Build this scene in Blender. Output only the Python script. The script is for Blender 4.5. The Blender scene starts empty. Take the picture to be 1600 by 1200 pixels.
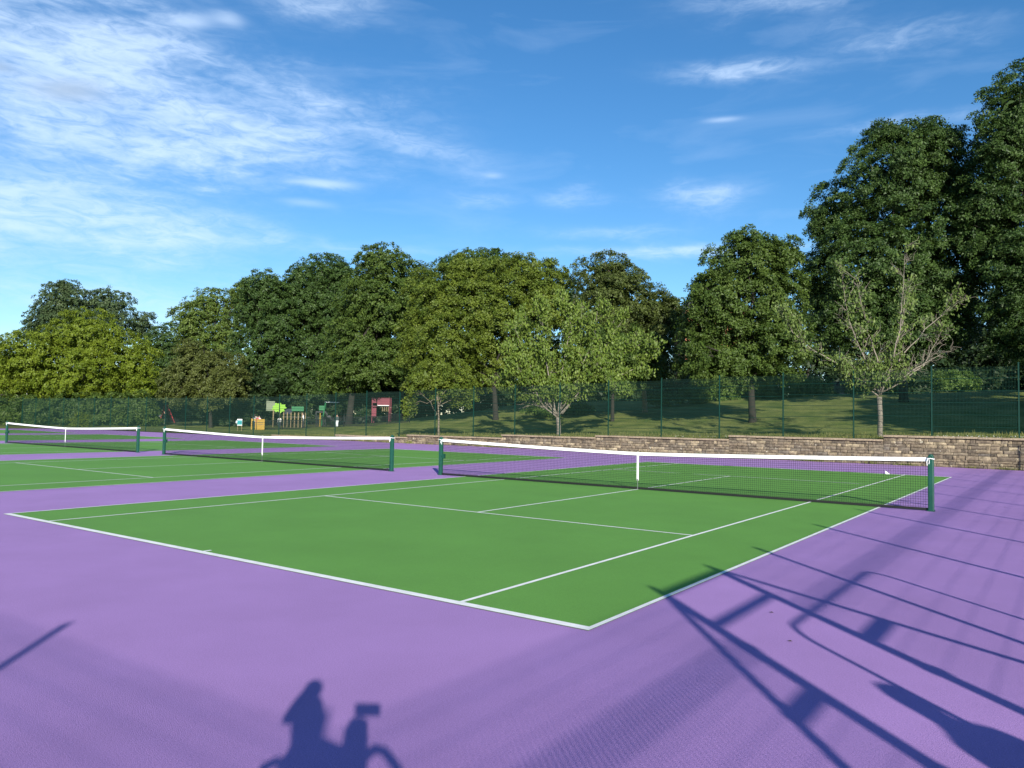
import bpy, bmesh, math, random, zlib
import numpy as np
from mathutils import Vector, Matrix
R = math.radians
rng = np.random.default_rng(11)
random.seed(11)
scene = bpy.context.scene

# ------------------------------------------------------------------ camera
CAM = np.array([3.163, -5.503, 1.699]); YAW, PITCH, ROLL, FPX = 0.62382, 0.04417, 0.016589, 1211.65
def cam_axes():
    f = np.array([-math.sin(YAW)*math.cos(PITCH), math.cos(YAW)*math.cos(PITCH), math.sin(PITCH)])
    r = np.cross(f, [0, 0, 1.]); r /= np.linalg.norm(r); u = np.cross(r, f)
    return r*math.cos(ROLL)+u*math.sin(ROLL), -r*math.sin(ROLL)+u*math.cos(ROLL), f
CR, CU, CF = cam_axes()
cd = bpy.data.cameras.new('camera'); cam = bpy.data.objects.new('camera', cd)
scene.collection.objects.link(cam); scene.camera = cam
cd.sensor_fit = 'HORIZONTAL'; cd.sensor_width = 36; cd.lens = FPX/1600*36; cd.clip_start = 0.05; cd.clip_end = 6000
cam.matrix_world = Matrix(((CR[0], CU[0], -CF[0], CAM[0]), (CR[1], CU[1], -CF[1], CAM[1]), (CR[2], CU[2], -CF[2], CAM[2]), (0, 0, 0, 1)))

# ------------------------------------------------------------------ light
SUN_EL = R(20.0)
sun_dir = Vector((math.cos(SUN_EL)*.7071, -math.cos(SUN_EL)*.7071, math.sin(SUN_EL)))   # towards the sun
sd = bpy.data.lights.new('sun', 'SUN'); sd.energy = 5.0; sd.angle = R(0.53); sd.color = (1.0, 0.94, 0.84)
sun = bpy.data.objects.new('sun', sd); scene.collection.objects.link(sun)
sun.rotation_euler = sun_dir.to_track_quat('Z', 'Y').to_euler(); sun.location = (30, -30, 40)
scene.view_settings.view_transform = 'Standard'; scene.view_settings.look = 'None'
scene.view_settings.gamma = 1; scene.view_settings.use_curve_mapping = False
scene.view_settings.exposure = 0.75

world = bpy.data.worlds.new('World'); scene.world = world; world.use_nodes = True
nt = world.node_tree; nt.nodes.clear()
def wn(t, **k):
    n = nt.nodes.new(t)
    for a, b in k.items(): setattr(n, a, b)
    return n
def wm(op, a, b=None, c=None, clamp=False):
    n = wn('ShaderNodeMath', operation=op, use_clamp=clamp)
    for i, v in enumerate((a, b, c)):
        if v is None: continue
        if hasattr(v, 'links'): nt.links.new(v, n.inputs[i])
        else: n.inputs[i].default_value = v
    return n.outputs[0]
sky = wn('ShaderNodeTexSky', sky_type='NISHITA', sun_disc=False, sun_elevation=SUN_EL,
         sun_rotation=math.atan2(sun_dir.x, sun_dir.y), altitude=60, air_density=1.0, dust_density=0.08, ozone_density=4.0)
hs = wn('ShaderNodeHueSaturation'); hs.inputs['Saturation'].default_value = 1.19; hs.inputs['Value'].default_value = 1.0
nt.links.new(sky.outputs[0], hs.inputs['Color'])
tc = wn('ShaderNodeTexCoord'); sx = wn('ShaderNodeSeparateXYZ'); nt.links.new(tc.outputs['Generated'], sx.inputs[0])
AZ = wm('MULTIPLY', wm('ARCTAN2', wm('MULTIPLY', sx.outputs[0], -1.0), sx.outputs[1]), 57.2958)
EL = wm('MULTIPLY', wm('ARCSINE', sx.outputs[2]), 57.2958)
def fbm(ka, ke, off, detail, rough, dist):
    cb = wn('ShaderNodeCombineXYZ')
    nt.links.new(wm('MULTIPLY', AZ, ka), cb.inputs[0]); nt.links.new(wm('MULTIPLY', EL, ke), cb.inputs[1]); cb.inputs[2].default_value = off
    n = wn('ShaderNodeTexNoise'); n.inputs['Scale'].default_value = 1; n.inputs['Detail'].default_value = detail
    n.inputs['Roughness'].default_value = rough; n.inputs['Distortion'].default_value = dist
    nt.links.new(cb.outputs[0], n.inputs['Vector']); return n.outputs[0]
wisp = fbm(0.085, 0.36, 3.1, 8, 0.54, 0.55)
wob = fbm(0.22, 0.5, 9.7, 5, 0.6, 0.3)
def blob(a, e, sa, se, w, rot=0.0, wobk=1.0):
    wv = wm('MULTIPLY', wm('SUBTRACT', wob, 0.5), wobk*4)
    da = wm('SUBTRACT', AZ, a); de = wm('ADD', wm('SUBTRACT', EL, e), wm('MULTIPLY', wv, se*0.9))
    c, s = math.cos(R(rot)), math.sin(R(rot))
    x = wm('DIVIDE', wm('ADD', wm('MULTIPLY', da, c), wm('MULTIPLY', de, s)), sa)
    y = wm('DIVIDE', wm('SUBTRACT', wm('MULTIPLY', de, c), wm('MULTIPLY', da, s)), se)
    g = wm('EXPONENT', wm('MULTIPLY', wm('ADD', wm('MULTIPLY', x, x), wm('MULTIPLY', y, y)), -1.0))
    return wm('MULTIPLY', g, w)
def total(lst):
    t = lst[0]
    for b in lst[1:]: t = wm('ADD', t, b)
    return t
soft = total([blob(98, 20, 22, 9, .85), blob(105, 42, 30, 14, .6), blob(66, 20.4, 11, 3.1, 1.10, 3), blob(56, 19.0, 9, 2.2, .74, -6), blob(68, 12.8, 8, 1.9, 1.0), blob(60, 11.8, 5, 1.2, .55, -8),  # leading two blobs lie out of view, added to whiten the fill light
              blob(66, 23.5, 8, 1.6, .45), blob(50.4, 27.6, 3.4, .8, .42), blob(15, 28.2, 6, 1.0, .40), blob(9, 24.6, 4, .8, .36, 8), blob(19.4, 23.9, 4.2, .50, .62, 3),
              blob(22, 15.9, 2.6, .8, .50), blob(31.5, 16.0, 2.0, .55, .46), blob(24, 12.2, 7, .35, .55), blob(29, 13.6, 4, .4, .34), blob(47, 11.8, 5, .4, .18),
              blob(53.8, 12.4, 1.6, .6, .55), blob(44, 20, 5, 1.2, .26, 12), blob(38, 15.8, 2.0, .5, .30), blob(9, 19.5, 5, .35, .18), blob(64, 8.5, 14, 2.5, .30)])
streak = wn('ShaderNodeMapRange', interpolation_type='SMOOTHSTEP'); streak.inputs['From Min'].default_value = 0.26; streak.inputs['From Max'].default_value = 0.76
nt.links.new(wisp, streak.inputs['Value'])
fine = fbm(0.42, 1.5, 6.3, 8, 0.64, 1.0)
frn = wn('ShaderNodeMapRange', interpolation_type='SMOOTHSTEP'); frn.inputs['From Min'].default_value = .28; frn.inputs['From Max'].default_value = .72; frn.inputs['To Min'].default_value = .42; frn.inputs['To Max'].default_value = 1.6
nt.links.new(fine, frn.inputs['Value'])
thin = wm('MULTIPLY', wm('MULTIPLY', wm('ADD', wm('MULTIPLY', streak.outputs[0], 1.15), 0.26), soft), frn.outputs[0])
veil = wm('MULTIPLY', wm('SUBTRACT', wisp, 0.52, clamp=True), 0.5)
puff = total([blob(59.2, 25.3, 1.5, .42, .75, -12, .5), blob(56.6, 25.9, .9, .38, .55, 0, .5), blob(50.0, 16.35, 1.9, .24, .95, -1, .5), blob(20.6, 20.9, 1.1, .16, .5, 0, .5), blob(37.5, 17.6, .7, .2, .35, 0, .5), blob(51, 14.9, 1.6, .25, .32, 0, .5)])
cmask = wm('MULTIPLY', wm('SUBTRACT', 1.0, wm('EXPONENT', wm('MULTIPLY', wm('ADD', wm('ADD', thin, veil), puff), -1.15))), 0.86)
grey = wm('MULTIPLY', total([blob(66.2, 19.9, 2.2, .62, 1.0, -6, .6), blob(70.2, 20.4, 1.0, .3, .8, 0, .6)]), 0.75)
mixc = wn('ShaderNodeMix', data_type='RGBA'); mixc.inputs['B'].default_value = (5.2, 6.5, 8.3, 1)
nt.links.new(cmask, mixc.inputs['Factor']); nt.links.new(hs.outputs[0], mixc.inputs['A'])
mixg = wn('ShaderNodeMix', data_type='RGBA'); mixg.inputs['B'].default_value = (3.0, 3.9, 5.2, 1)
nt.links.new(wm('MINIMUM', grey, 0.8), mixg.inputs['Factor']); nt.links.new(mixc.outputs['Result'], mixg.inputs['A'])
bg = wn('ShaderNodeBackground'); bg.inputs['Strength'].default_value = 0.095
out = wn('ShaderNodeOutputWorld'); nt.links.new(mixg.outputs['Result'], bg.inputs['Color']); nt.links.new(bg.outputs[0], out.inputs['Surface'])

# ------------------------------------------------------------------ helpers
COL = scene.collection
def ray(px, py): return CF + CR*(px-800)/FPX + CU*(600-py)/FPX
def at_depth(px, py, D): return CAM + D*ray(px, py)
def on_y(px, py, Y): d = ray(px, py); return CAM + d*(Y-CAM[1])/d[1]
def on_ground(px, py, z=0.): d = ray(px, py); return CAM + d*(z-CAM[2])/d[2]
def sstep(a, b, x): t = np.clip((x-a)/(b-a), 0, 1); return t*t*(3-2*t)
def terrain(x, y):
    x = np.asarray(x, float); y = np.asarray(y, float)
    zw = np.maximum(1.13+.0245*x, 0.02); s = .17+.83*sstep(-66, -38, x)
    d = np.maximum(y-30.9, 0); dd = .035*d+.115*np.clip(d-8.5, 0, 18)
    return zw + s*dd + .05*np.sin(x*.6+y*.35)*sstep(2, 8, d) + .03*np.sin(x*1.7-y*1.1)*sstep(1, 4, d)
def tz(x, y): return float(terrain(x, y))

def tag(o, label=None, cat=None, group=None, kind=None):
    if label: o['label'] = label
    if cat: o['category'] = cat
    if group: o['group'] = group
    if kind: o['kind'] = kind
    return o
def link(o, parent=None):
    COL.objects.link(o)
    if parent is not None: o.parent = parent
    return o
def empty(name, loc=(0, 0, 0), rz=0, label=None, cat=None, group=None):
    o = bpy.data.objects.new(name, None); o.empty_display_size = .3
    o.location = loc; o.rotation_euler = (0, 0, rz); link(o); return tag(o, label, cat, group)
def copy_obj(o, parent=None, loc=None, rot=None):
    c = o.copy(); link(c)
    c.parent = parent
    if loc is not None: c.location = loc
    if rot is not None: c.rotation_euler = rot
    return c
def copy_tree(o, parent=None):
    c = copy_obj(o, parent)
    for ch in list(o.children): copy_tree(ch, c)
    return c

class MB:
    def __init__(s): s.v = []; s.f = []
    def quadbox(s, c8):
        b = len(s.v); s.v += [tuple(map(float, p)) for p in c8]
        s.f += [tuple(b+i for i in q) for q in ((0, 3, 2, 1), (4, 5, 6, 7), (0, 1, 5, 4), (1, 2, 6, 5), (2, 3, 7, 6), (3, 0, 4, 7))]
        return s
    def box(s, c, d, rz=0):
        x, y, z = c; a, b, h = d[0]/2, d[1]/2, d[2]/2; cs, sn = math.cos(rz), math.sin(rz)
        P = []
        for k in (-h, h):
            for i, j in ((-a, -b), (a, -b), (a, b), (-a, b)): P.append((x+i*cs-j*sn, y+i*sn+j*cs, z+k))
        return s.quadbox(P)
    def tube(s, pts, rad, n=6, cap=True):
        pts = [np.asarray(p, float) for p in pts]
        if np.isscalar(rad): rad = [rad]*len(pts)
        b0 = len(s.v); ref = np.array([0, 0, 1.])
        for i, p in enumerate(pts):
            t = pts[min(i+1, len(pts)-1)]-pts[max(i-1, 0)]; L = np.linalg.norm(t); t = t/L if L > 1e-9 else np.array([0, 0, 1.])
            if abs(t[2]) > .95: ref = np.array([1., 0, 0])
            elif i == 0: ref = np.array([0, 0, 1.])
            a = np.cross(t, ref); a /= (np.linalg.norm(a)+1e-9); c = np.cross(t, a); ref = np.cross(a, t)
            if np.linalg.norm(ref) < .1: ref = np.array([0, 0, 1.])
            for k in range(n):
                th = 2*math.pi*k/n; s.v.append(tuple(p+rad[i]*(a*math.cos(th)+c*math.sin(th))))
        for i in range(len(pts)-1):
            for k in range(n):
                k2 = (k+1) % n; A = b0+i*n
                s.f.append((A+k, A+k2, A+n+k2, A+n+k))
        if cap:
            s.f.append(tuple(b0+k for k in range(n))[::-1]); e = b0+(len(pts)-1)*n; s.f.append(tuple(e+k for k in range(n)))
        return s
    def quad(s, *p):
        b = len(s.v); s.v += [tuple(map(float, q)) for q in p]; s.f.append(tuple(range(b, b+len(p)))); return s
    def lathe(s, c, prof, n=14):
        b = len(s.v)
        for r, z in prof:
            for k in range(n): th = 2*math.pi*k/n; s.v.append((c[0]+r*math.cos(th), c[1]+r*math.sin(th), c[2]+z))
        for i in range(len(prof)-1):
            for k in range(n): s.f.append((b+i*n+k, b+i*n+(k+1) % n, b+(i+1)*n+(k+1) % n, b+(i+1)*n+k))
        s.f.append(tuple(b+k for k in range(n))[::-1]); s.f.append(tuple(b+(len(prof)-1)*n+k for k in range(n)))
        return s
    def mesh(s, name, mat, smooth=False):
        me = bpy.data.meshes.new(name); me.from_pydata(s.v, [], s.f); me.materials.append(mat)
        if smooth: me.polygons.foreach_set('use_smooth', [True]*len(me.polygons))
        me.update(); return me
    def build(s, name, mat, parent=None, loc=None, smooth=False, bevel=0):
        o = bpy.data.objects.new(name, s.mesh(name, mat, smooth)); link(o, parent)
        if loc is not None: o.location = loc
        if bevel:
            m = o.modifiers.new('bevel', 'BEVEL'); m.width = bevel; m.segments = 2
        return o

# ------------------------------------------------------------------ materials
def material(name, col, rough=.7, var=.0, scale=6., bump=0., bscale=60., spec=.4, metal=0., coords='Object', detail=5, col2=None, speckle=0., sscale=300.):
    m = bpy.data.materials.new(name); m.use_nodes = True; t = m.node_tree; p = t.nodes['Principled BSDF']
    p.inputs['Roughness'].default_value = rough; p.inputs['Specular IOR Level'].default_value = spec; p.inputs['Metallic'].default_value = metal
    N = t.nodes.new; tcn = N('ShaderNodeTexCoord'); cur = None
    if var or col2:
        nz = N('ShaderNodeTexNoise'); nz.inputs['Scale'].default_value = scale; nz.inputs['Detail'].default_value = detail; nz.inputs['Roughness'].default_value = .6
        t.links.new(tcn.outputs[coords], nz.inputs['Vector'])
        mr = N('ShaderNodeMapRange'); mr.inputs['From Min'].default_value = .3; mr.inputs['From Max'].default_value = .7
        t.links.new(nz.outputs[0], mr.inputs['Value'])
        mx = N('ShaderNodeMix'); mx.data_type = 'RGBA'
        c2 = col2 or tuple(min(1, c*(1+var)) for c in col)
        mx.inputs['A'].default_value = (*[c*(1-var) for c in col], 1); mx.inputs['B'].default_value = (*c2, 1)
        t.links.new(mr.outputs[0], mx.inputs['Factor']); cur = mx.outputs['Result']
        if speckle:
            n2 = N('ShaderNodeTexNoise'); n2.inputs['Scale'].default_value = sscale; n2.inputs['Detail'].default_value = 2; n2.inputs['Roughness'].default_value = .7
            t.links.new(tcn.outputs[coords], n2.inputs['Vector'])
            m2 = N('ShaderNodeMapRange'); m2.inputs['From Min'].default_value = .3; m2.inputs['From Max'].default_value = .7
            m2.inputs['To Min'].default_value = 1-speckle; m2.inputs['To Max'].default_value = 1+speckle; t.links.new(n2.outputs[0], m2.inputs['Value'])
            mm = N('ShaderNodeVectorMath'); mm.operation = 'SCALE'; t.links.new(cur, mm.inputs[0]); t.links.new(m2.outputs[0], mm.inputs['Scale']); cur = mm.outputs[0]
        t.links.new(cur, p.inputs['Base Color'])
    else: p.inputs['Base Color'].default_value = (*col, 1)
    if bump:
        nb = N('ShaderNodeTexNoise'); nb.inputs['Scale'].default_value = bscale; nb.inputs['Detail'].default_value = 4
        t.links.new(tcn.outputs[coords], nb.inputs['Vector']); bp = N('ShaderNodeBump'); bp.inputs['Strength'].default_value = bump; bp.inputs['Distance'].default_value = .02
        t.links.new(nb.outputs[0], bp.inputs['Height']); t.links.new(bp.outputs[0], p.inputs['Normal'])
    return m
def leaf_material(name, ca, cb, trans=.22, rough=.55):
    m = bpy.data.materials.new(name); m.use_nodes = True; t = m.node_tree; N = t.nodes.new; p = t.nodes['Principled BSDF']; o = t.nodes['Material Output']
    at = N('ShaderNodeAttribute'); at.attribute_name = 'tone'
    mx = N('ShaderNodeMix'); mx.data_type = 'RGBA'; mx.inputs['A'].default_value = (*ca, 1); mx.inputs['B'].default_value = (*cb, 1)
    t.links.new(at.outputs['Fac'], mx.inputs['Factor']); t.links.new(mx.outputs['Result'], p.inputs['Base Color'])
    p.inputs['Roughness'].default_value = rough; p.inputs['Specular IOR Level'].default_value = .3
    tr = N('ShaderNodeBsdfTranslucent'); g = N('ShaderNodeMix'); g.data_type = 'RGBA'; g.inputs['Factor'].default_value = .5
    t.links.new(mx.outputs['Result'], g.inputs['A']); g.inputs['B'].default_value = (ca[0]*1.6+.02, ca[1]*1.7+.03, ca[2]*.5, 1); t.links.new(g.outputs['Result'], tr.inputs['Color'])
    ms = N('ShaderNodeMixShader'); ms.inputs[0].default_value = trans
    t.links.new(p.outputs[0], ms.inputs[1]); t.links.new(tr.outputs[0], ms.inputs[2]); t.links.new(ms.outputs[0], o.inputs['Surface'])
    return m

M = {}
M['purple'] = material('purple_acrylic', (.360, .211, .466), .85, .075, .6, .35, 160, .25, speckle=.16, sscale=95)
M['green'] = material('green_acrylic', (.112, .283, .049), .85, .07, .6, .3, 160, .25, speckle=.12, sscale=95)
M['line'] = material('white_line_paint', (.78, .78, .75), .8, .10, 5, .2, 160, .25)
M['ground'] = material('park_ground', (.06, .085, .03), .95, .3, .15)
M['grass'] = material('mown_grass', (.090, .150, .024), .95, .35, .55, .8, 9, .15, col2=(.195, .210, .060), detail=9, speckle=.35, sscale=14)
M['post_green'] = material('dark_green_paint', (.008, .066, .045), .42, .15, 5, .05, 90)
M['fence_green'] = material('green_coated_steel', (.005, .036, .026), .6, spec=.2)
M['tape'] = material('white_net_tape', (.82, .82, .83), .7, .03, 20)
M['cord'] = material('black_net_cord', (.008, .010, .009), .7)
M['mortar'] = material('mortar', (.15, .125, .09), .95, .3, 4, .5, 40)
M['coping'] = material('coping_stone', (.25, .20, .135), .9, .32, 2.5, .7, 25, detail=8, speckle=.2, sscale=20)
M['bark_dark'] = material('dark_bark', (.024, .021, .017), .95, .35, 3, .8, 14)  # dark bark, lowered further to hold the shade on the trunks
M['bark_grey'] = material('grey_bark', (.20, .165, .12), .9, .3, 5, .6, 25)
M['bark_pale'] = material('pale_bark', (.215, .19, .15), .85, .3, 5, .4, 25)
M['steel'] = material('galvanised_steel', (.28, .29, .29), .5, .1, 8, metal=.6)
M['red'] = material('red_paint', (.38, .035, .05), .5, .1, 3)
M['maroon'] = material('maroon_panel', (.15, .016, .035), .55, .12, 3)
M['yellow'] = material('yellow_plastic', (.34, .21, .025), .5, .1, 4)  # yellow, lime and cream are dimmed to carry the playground's shade
M['lime'] = material('lime_green_panel', (.20, .42, .03), .5, .06, 4)
M['teal'] = material('teal_print', (.02, .26, .28), .5, .2, 9)
M['white'] = material('white_panel', (.78, .80, .80), .6, .05, 4)
M['cream'] = material('cream_panel', (.17, .20, .13), .6, .08, 4)
M['navy'] = material('navy_enamel', (.014, .017, .035), .45, .1, 6)
M['black'] = material('black_rail_paint', (.012, .014, .016), .5)
M['timber'] = material('play_timber', (.22, .17, .09), .8, .2, 6)
M['slide'] = material('dark_slide_steel', (.05, .05, .055), .4)
M['playgreen'] = material('play_green_panel', (.02, .14, .05), .5)
M['concrete'] = material('pale_concrete', (.42, .38, .29), .9, .15, 6)
M['brick'] = material('orange_brick_wall', (.42, .17, .09), .9, .2, 8, .3, 30)
M['slate'] = material('slate_roof', (.055, .055, .06), .8, .2, 6)
M['glass'] = material('window_glass', (.02, .025, .03), .08, spec=.7)
M['skin'] = material('skin', (.52, .31, .22), .6)
M['hair'] = material('dark_hair', (.03, .02, .015), .6, .2, 30)
M['phone'] = material('phone_black', (.01, .01, .012), .2)

def stone_material():
    m = bpy.data.materials.new('rubble_stone'); m.use_nodes = True; t = m.node_tree; N = t.nodes.new; p = t.nodes['Principled BSDF']
    p.inputs['Roughness'].default_value = .92; p.inputs['Specular IOR Level'].default_value = .2
    oi = N('ShaderNodeObjectInfo'); ge = N('ShaderNodeNewGeometry'); tcn = N('ShaderNodeTexCoord')
    ad = N('ShaderNodeMath'); ad.operation = 'ADD'; t.links.new(oi.outputs['Random'], ad.inputs[0]); t.links.new(ge.outputs['Random Per Island'], ad.inputs[1])
    fr = N('ShaderNodeMath'); fr.operation = 'FRACT'; t.links.new(ad.outputs[0], fr.inputs[0])
    cr = N('ShaderNodeValToRGB'); e = cr.color_ramp.elements
    cols = [(0, (.10, .085, .065)), (.22, (.160, .130, .092)), (.45, (.205, .166, .112)), (.62, (.155, .132, .100)), (.78, (.250, .205, .135)), (.94, (.33, .275, .18)), (1, (.13, .115, .095))]
    e[0].position = 0; e[0].color = (*cols[0][1], 1); e[1].position = 1; e[1].color = (*cols[-1][1], 1)
    for q, c in cols[1:-1]: k = e.new(q); k.color = (*c, 1)
    t.links.new(fr.outputs[0], cr.inputs[0])
    nz = N('ShaderNodeTexNoise'); nz.inputs['Scale'].default_value = 7; nz.inputs['Detail'].default_value = 8; nz.inputs['Roughness'].default_value = .7
    gp = ge.outputs['Position']; t.links.new(gp, nz.inputs['Vector'])
    mr = N('ShaderNodeMapRange'); mr.inputs['From Min'].default_value = .3; mr.inputs['From Max'].default_value = .7; mr.inputs['To Min'].default_value = .38; mr.inputs['To Max'].default_value = 1.6
    t.links.new(nz.outputs[0], mr.inputs['Value']); sc = N('ShaderNodeVectorMath'); sc.operation = 'SCALE'
    t.links.new(cr.outputs[0], sc.inputs[0]); t.links.new(mr.outputs[0], sc.inputs['Scale'])
    # pale lichen spots
    vo = N('ShaderNodeTexNoise'); vo.inputs['Scale'].default_value = 4.5; vo.inputs['Detail'].default_value = 3; t.links.new(gp, vo.inputs['Vector'])
    lm = N('ShaderNodeMapRange'); lm.inputs['From Min'].default_value = .68; lm.inputs['From Max'].default_value = .74; t.links.new(vo.outputs[0], lm.inputs['Value'])
    mx = N('ShaderNodeMix'); mx.data_type = 'RGBA'; mx.inputs['B'].default_value = (.52, .49, .38, 1)
    t.links.new(lm.outputs[0], mx.inputs['Factor']); t.links.new(sc.outputs[0], mx.inputs['A']); t.links.new(mx.outputs['Result'], p.inputs['Base Color'])
    bp = N('ShaderNodeBump'); bp.inputs['Strength'].default_value = .7; bp.inputs['Distance'].default_value = .03
    t.links.new(nz.outputs[0], bp.inputs['Height']); t.links.new(bp.outputs[0], p.inputs['Normal'])
    return m
M['stone'] = stone_material()

# ------------------------------------------------------------------ ground and courts
def sheet(name, x0, x1, y0, y1, z, mat, kind='structure', parent=None):
    o = MB().quad((x0, y0, z), (x1, y0, z), (x1, y1, z), (x0, y1, z)).build(name, mat, parent)
    return tag(o, kind=kind) if parent is None else o
FX, FY = 5.73, -8.47            # near fence lines
LEFT = -75.6
sheet('ground', -2500, 2500, -2500, 2500, -.12, M['ground'])
sheet('court_apron', LEFT, FX+.4, FY-.4, 30.62, 0, M['purple'])
PITCHW, CW, CL, SI = 14.8, 10.97, 23.77, 1.372
lw = .05
for k in range(5):
    o = -PITCHW*k
    c = sheet('tennis_court', o-CW, o, 0, CL, .004, M['green'])
    mb = MB(); z = .008
    def ln(x0, x1, y0, y1): mb.quad((x0, y0, z), (x1, y0, z), (x1, y1, z), (x0, y1, z))
    ln(o-CW, o, 0, .10); ln(o-CW, o, CL-.10, CL)
    for xx in (o-CW, o-lw): ln(xx, xx+lw, .10, CL-.10)
    for xx in (o-CW+SI, o-SI-lw): ln(xx, xx+lw, .10, CL-.10)
    for yy in (CL/2-6.4, CL/2+6.4-lw): ln(o-CW+SI+lw, o-SI-lw, yy, yy+lw)
    ln(o-CW/2-lw/2, o-CW/2+lw/2, CL/2-6.4+lw, CL/2+6.4-lw)
    for yy in (.10, CL-.20): ln(o-CW/2-lw/2, o-CW/2+lw/2, yy, yy+.10)
    mb.build('court_lines', M['line'], c)

# ------------------------------------------------------------------ terrain behind the wall
def build_terrain():
    xs = np.concatenate([np.arange(-420, -90, 10), np.arange(-90, 14, 1.0), np.arange(14, 200, 8)])
    ys = np.concatenate([np.arange(30.93, 70, 1.0), np.arange(70, 130, 4), np.arange(130, 520, 20)])
    X, Y = np.meshgrid(xs, ys); Z = terrain(X, Y)
    n, m = X.shape; v = np.stack([X, Y, Z], -1).reshape(-1, 3)
    f = [(i*m+j, i*m+j+1, (i+1)*m+j+1, (i+1)*m+j) for i in range(n-1) for j in range(m-1)]
    mb = MB(); mb.v = [tuple(a) for a in v]; mb.f = f
    tag(mb.build('grass_bank', M['grass'], smooth=True), kind='structure')
build_terrain()
# level park strip left of the courts
tag(MB().quad((-420, -60, -.02), (LEFT, -60, -.02), (LEFT, 30.93, .015), (-420, 30.93, .015)).build('park_lawn', M['grass']), kind='structure')

# ------------------------------------------------------------------ stone retaining wall
SECT = [(-3.3, 8.0, 1.255), (-10.05, -3.3, 1.065), (-17.3, -10.05, .88), (-23.5, -17.3, .76), (-30.95, -23.5, .565), (-37.6, -30.95, .39), (-44.5, -37.6, .20)]
wall = empty('stone_wall', (-10, 30.6, 0), 0, 'weathered coursed stone retaining wall stepping down along the court edge', 'wall')
def rock_mesh(seed):
    r = np.random.default_rng(seed); mb = MB(); nx, nz = 4, 3
    ring = lambda y, ins: [(-.5+ins, y, -.5+ins), (.5-ins, y, -.5+ins), (.5-ins, y, .5-ins), (-.5+ins, y, .5-ins)]
    P = []
    for j in range(nz):
        for i in range(nx):
            edge = i in (0, nx-1) or j in (0, nz-1)
            x = -.5+i/(nx-1); zz = -.5+j/(nz-1)
            P.append((x*(.97 if i in (0, nx-1) else 1)+r.normal(0, .012), (-.40 if edge else -.52)+r.normal(0, .035), zz*(.95 if j in (0, nz-1) else 1)+r.normal(0, .014)))
    mb.v += P
    for j in range(nz-1):
        for i in range(nx-1): a = j*nx+i; mb.f.append((a, a+1, a+nx+1, a+nx))
    b = len(mb.v); border = [0, 1, 2, 3, 7, 11, 10, 9, 8, 4]
    mb.v += [(mb.v[i][0], .5, mb.v[i][2]) for i in border]; k = len(border)
    for i in range(k): mb.f.append((border[i], b+i, b+(i+1) % k, border[(i+1) % k]))
    return mb.mesh('stone_block', M['stone'])
rocks = [rock_mesh(i) for i in range(8)]
stones = []
for (x0, x1, zt) in SECT:
    cz = zt-.085
    MB().box(((x0+x1)/2, 30.80+.035-30.6, cz/2-.03), (x1-x0-.004, .27, cz+.04)).build('wall_core', M['mortar'], wall, loc=(10, 0, 0))
    # coping slabs
    x = x0
    while x < x1-.01:
        L = min(random.uniform(.75, 1.15), x1-x)
        if x1-(x+L) < .35: L = x1-x
        mb = MB().box((0, 0, 0), (L-.012, .44, .085)); o = mb.build('coping_slab', M['coping'], wall, bevel=.012)
        o.location = ((x+L/2)+10, 30.74-30.6, zt-.0425+random.uniform(-.006, .006)); o.rotation_euler = (random.uniform(-.012, .012), random.uniform(-.004, .004), random.uniform(-.006, .006)); x += L
    nrow = max(1, round(cz/.135)); hs_ = np.array([random.uniform(.65, 1.35) for _ in range(nrow)]); hs_ *= cz/hs_.sum(); zc = 0
    for h in hs_:
        x = x0
        while x < x1-.01:
            L = min(random.choice([.16, .22, .28, .34, .42, .52])*random.uniform(.8, 1.2), x1-x)
            if x1-(x+L) < .14: L = x1-x
            stones.append((x+L/2, L, zc+h/2, h)); x += L
        zc += h
stones.sort(key=lambda s: -(s[1]*s[3]/(math.hypot(s[0]-CAM[0], 36))**2) if s[0] < 1.9 else 1)
rest = MB()
for i, (cx, L, cz, h) in enumerate(stones):
    me = rocks[i % 8]; sc = (L-.008, .20, h-.007); loc = (cx+10, .115+random.uniform(-.018, .018), cz)
    if i < 300:
        o = bpy.data.objects.new('stone_block', me); link(o, wall); o.location = loc; o.scale = sc
    else:
        b = len(rest.v); rest.v += [(v.co.x*sc[0]+loc[0], v.co.y*sc[1]+loc[1], v.co.z*sc[2]+loc[2]) for v in me.vertices]
        rest.f += [tuple(b+q for q in p.vertices) for p in me.polygons]
tag(rest.build('stone_blocks', M['stone'], wall), kind='stuff')

# ------------------------------------------------------------------ mesh fences
PW, PH = 3.05, 3.0
def panel_mesh(w, h, name='mesh_panel', overlap=None, near=False, wt=.0034):
    mb = MB(); t = wt if near else .0042
    n = int(round(w/.05))
    for i in range(n+1):
        x = i*w/n; mb.tube([(x, 0, .03), (x, 0, h)], t, 4, False)
    k = 0; z = .05
    while z <= h+.001:
        rr = .0025 if near else (.0100 if k % 3 == 0 else .0036)
        mb.tube([(0, -.007, z), (w, -.007, z)], rr, 4, False)
        if k % 3 == 0 and not near: mb.tube([(0, .009, z), (w, .009, z)], rr, 4, False)
        z += .1655; k += 1
    if overlap:
        for i in range(n): x = (i+.5)*w/n; mb.tube([(x, .012, overlap[0]), (x, .012, overlap[1])], .0075, 4, False)
    return mb.mesh(name, M['fence_green'])
pm_std = panel_mesh(PW, PH); pm_ov = panel_mesh(PW, PH, overlap=(2.24, 2.46), near=True); pm_bk = panel_mesh(PW, PH, near=True, wt=.0046)
post_mb = MB().box((0, 0, 1.545), (.05, .045, 3.09)).box((0, 0, 3.10), (.056, .051, .02))
post_me = post_mb.mesh('fence_post', M['fence_green'])
clip_me = MB().box((0, -.035, 0), (.075, .02, .035)).mesh('panel_clip', M['steel'])
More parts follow.
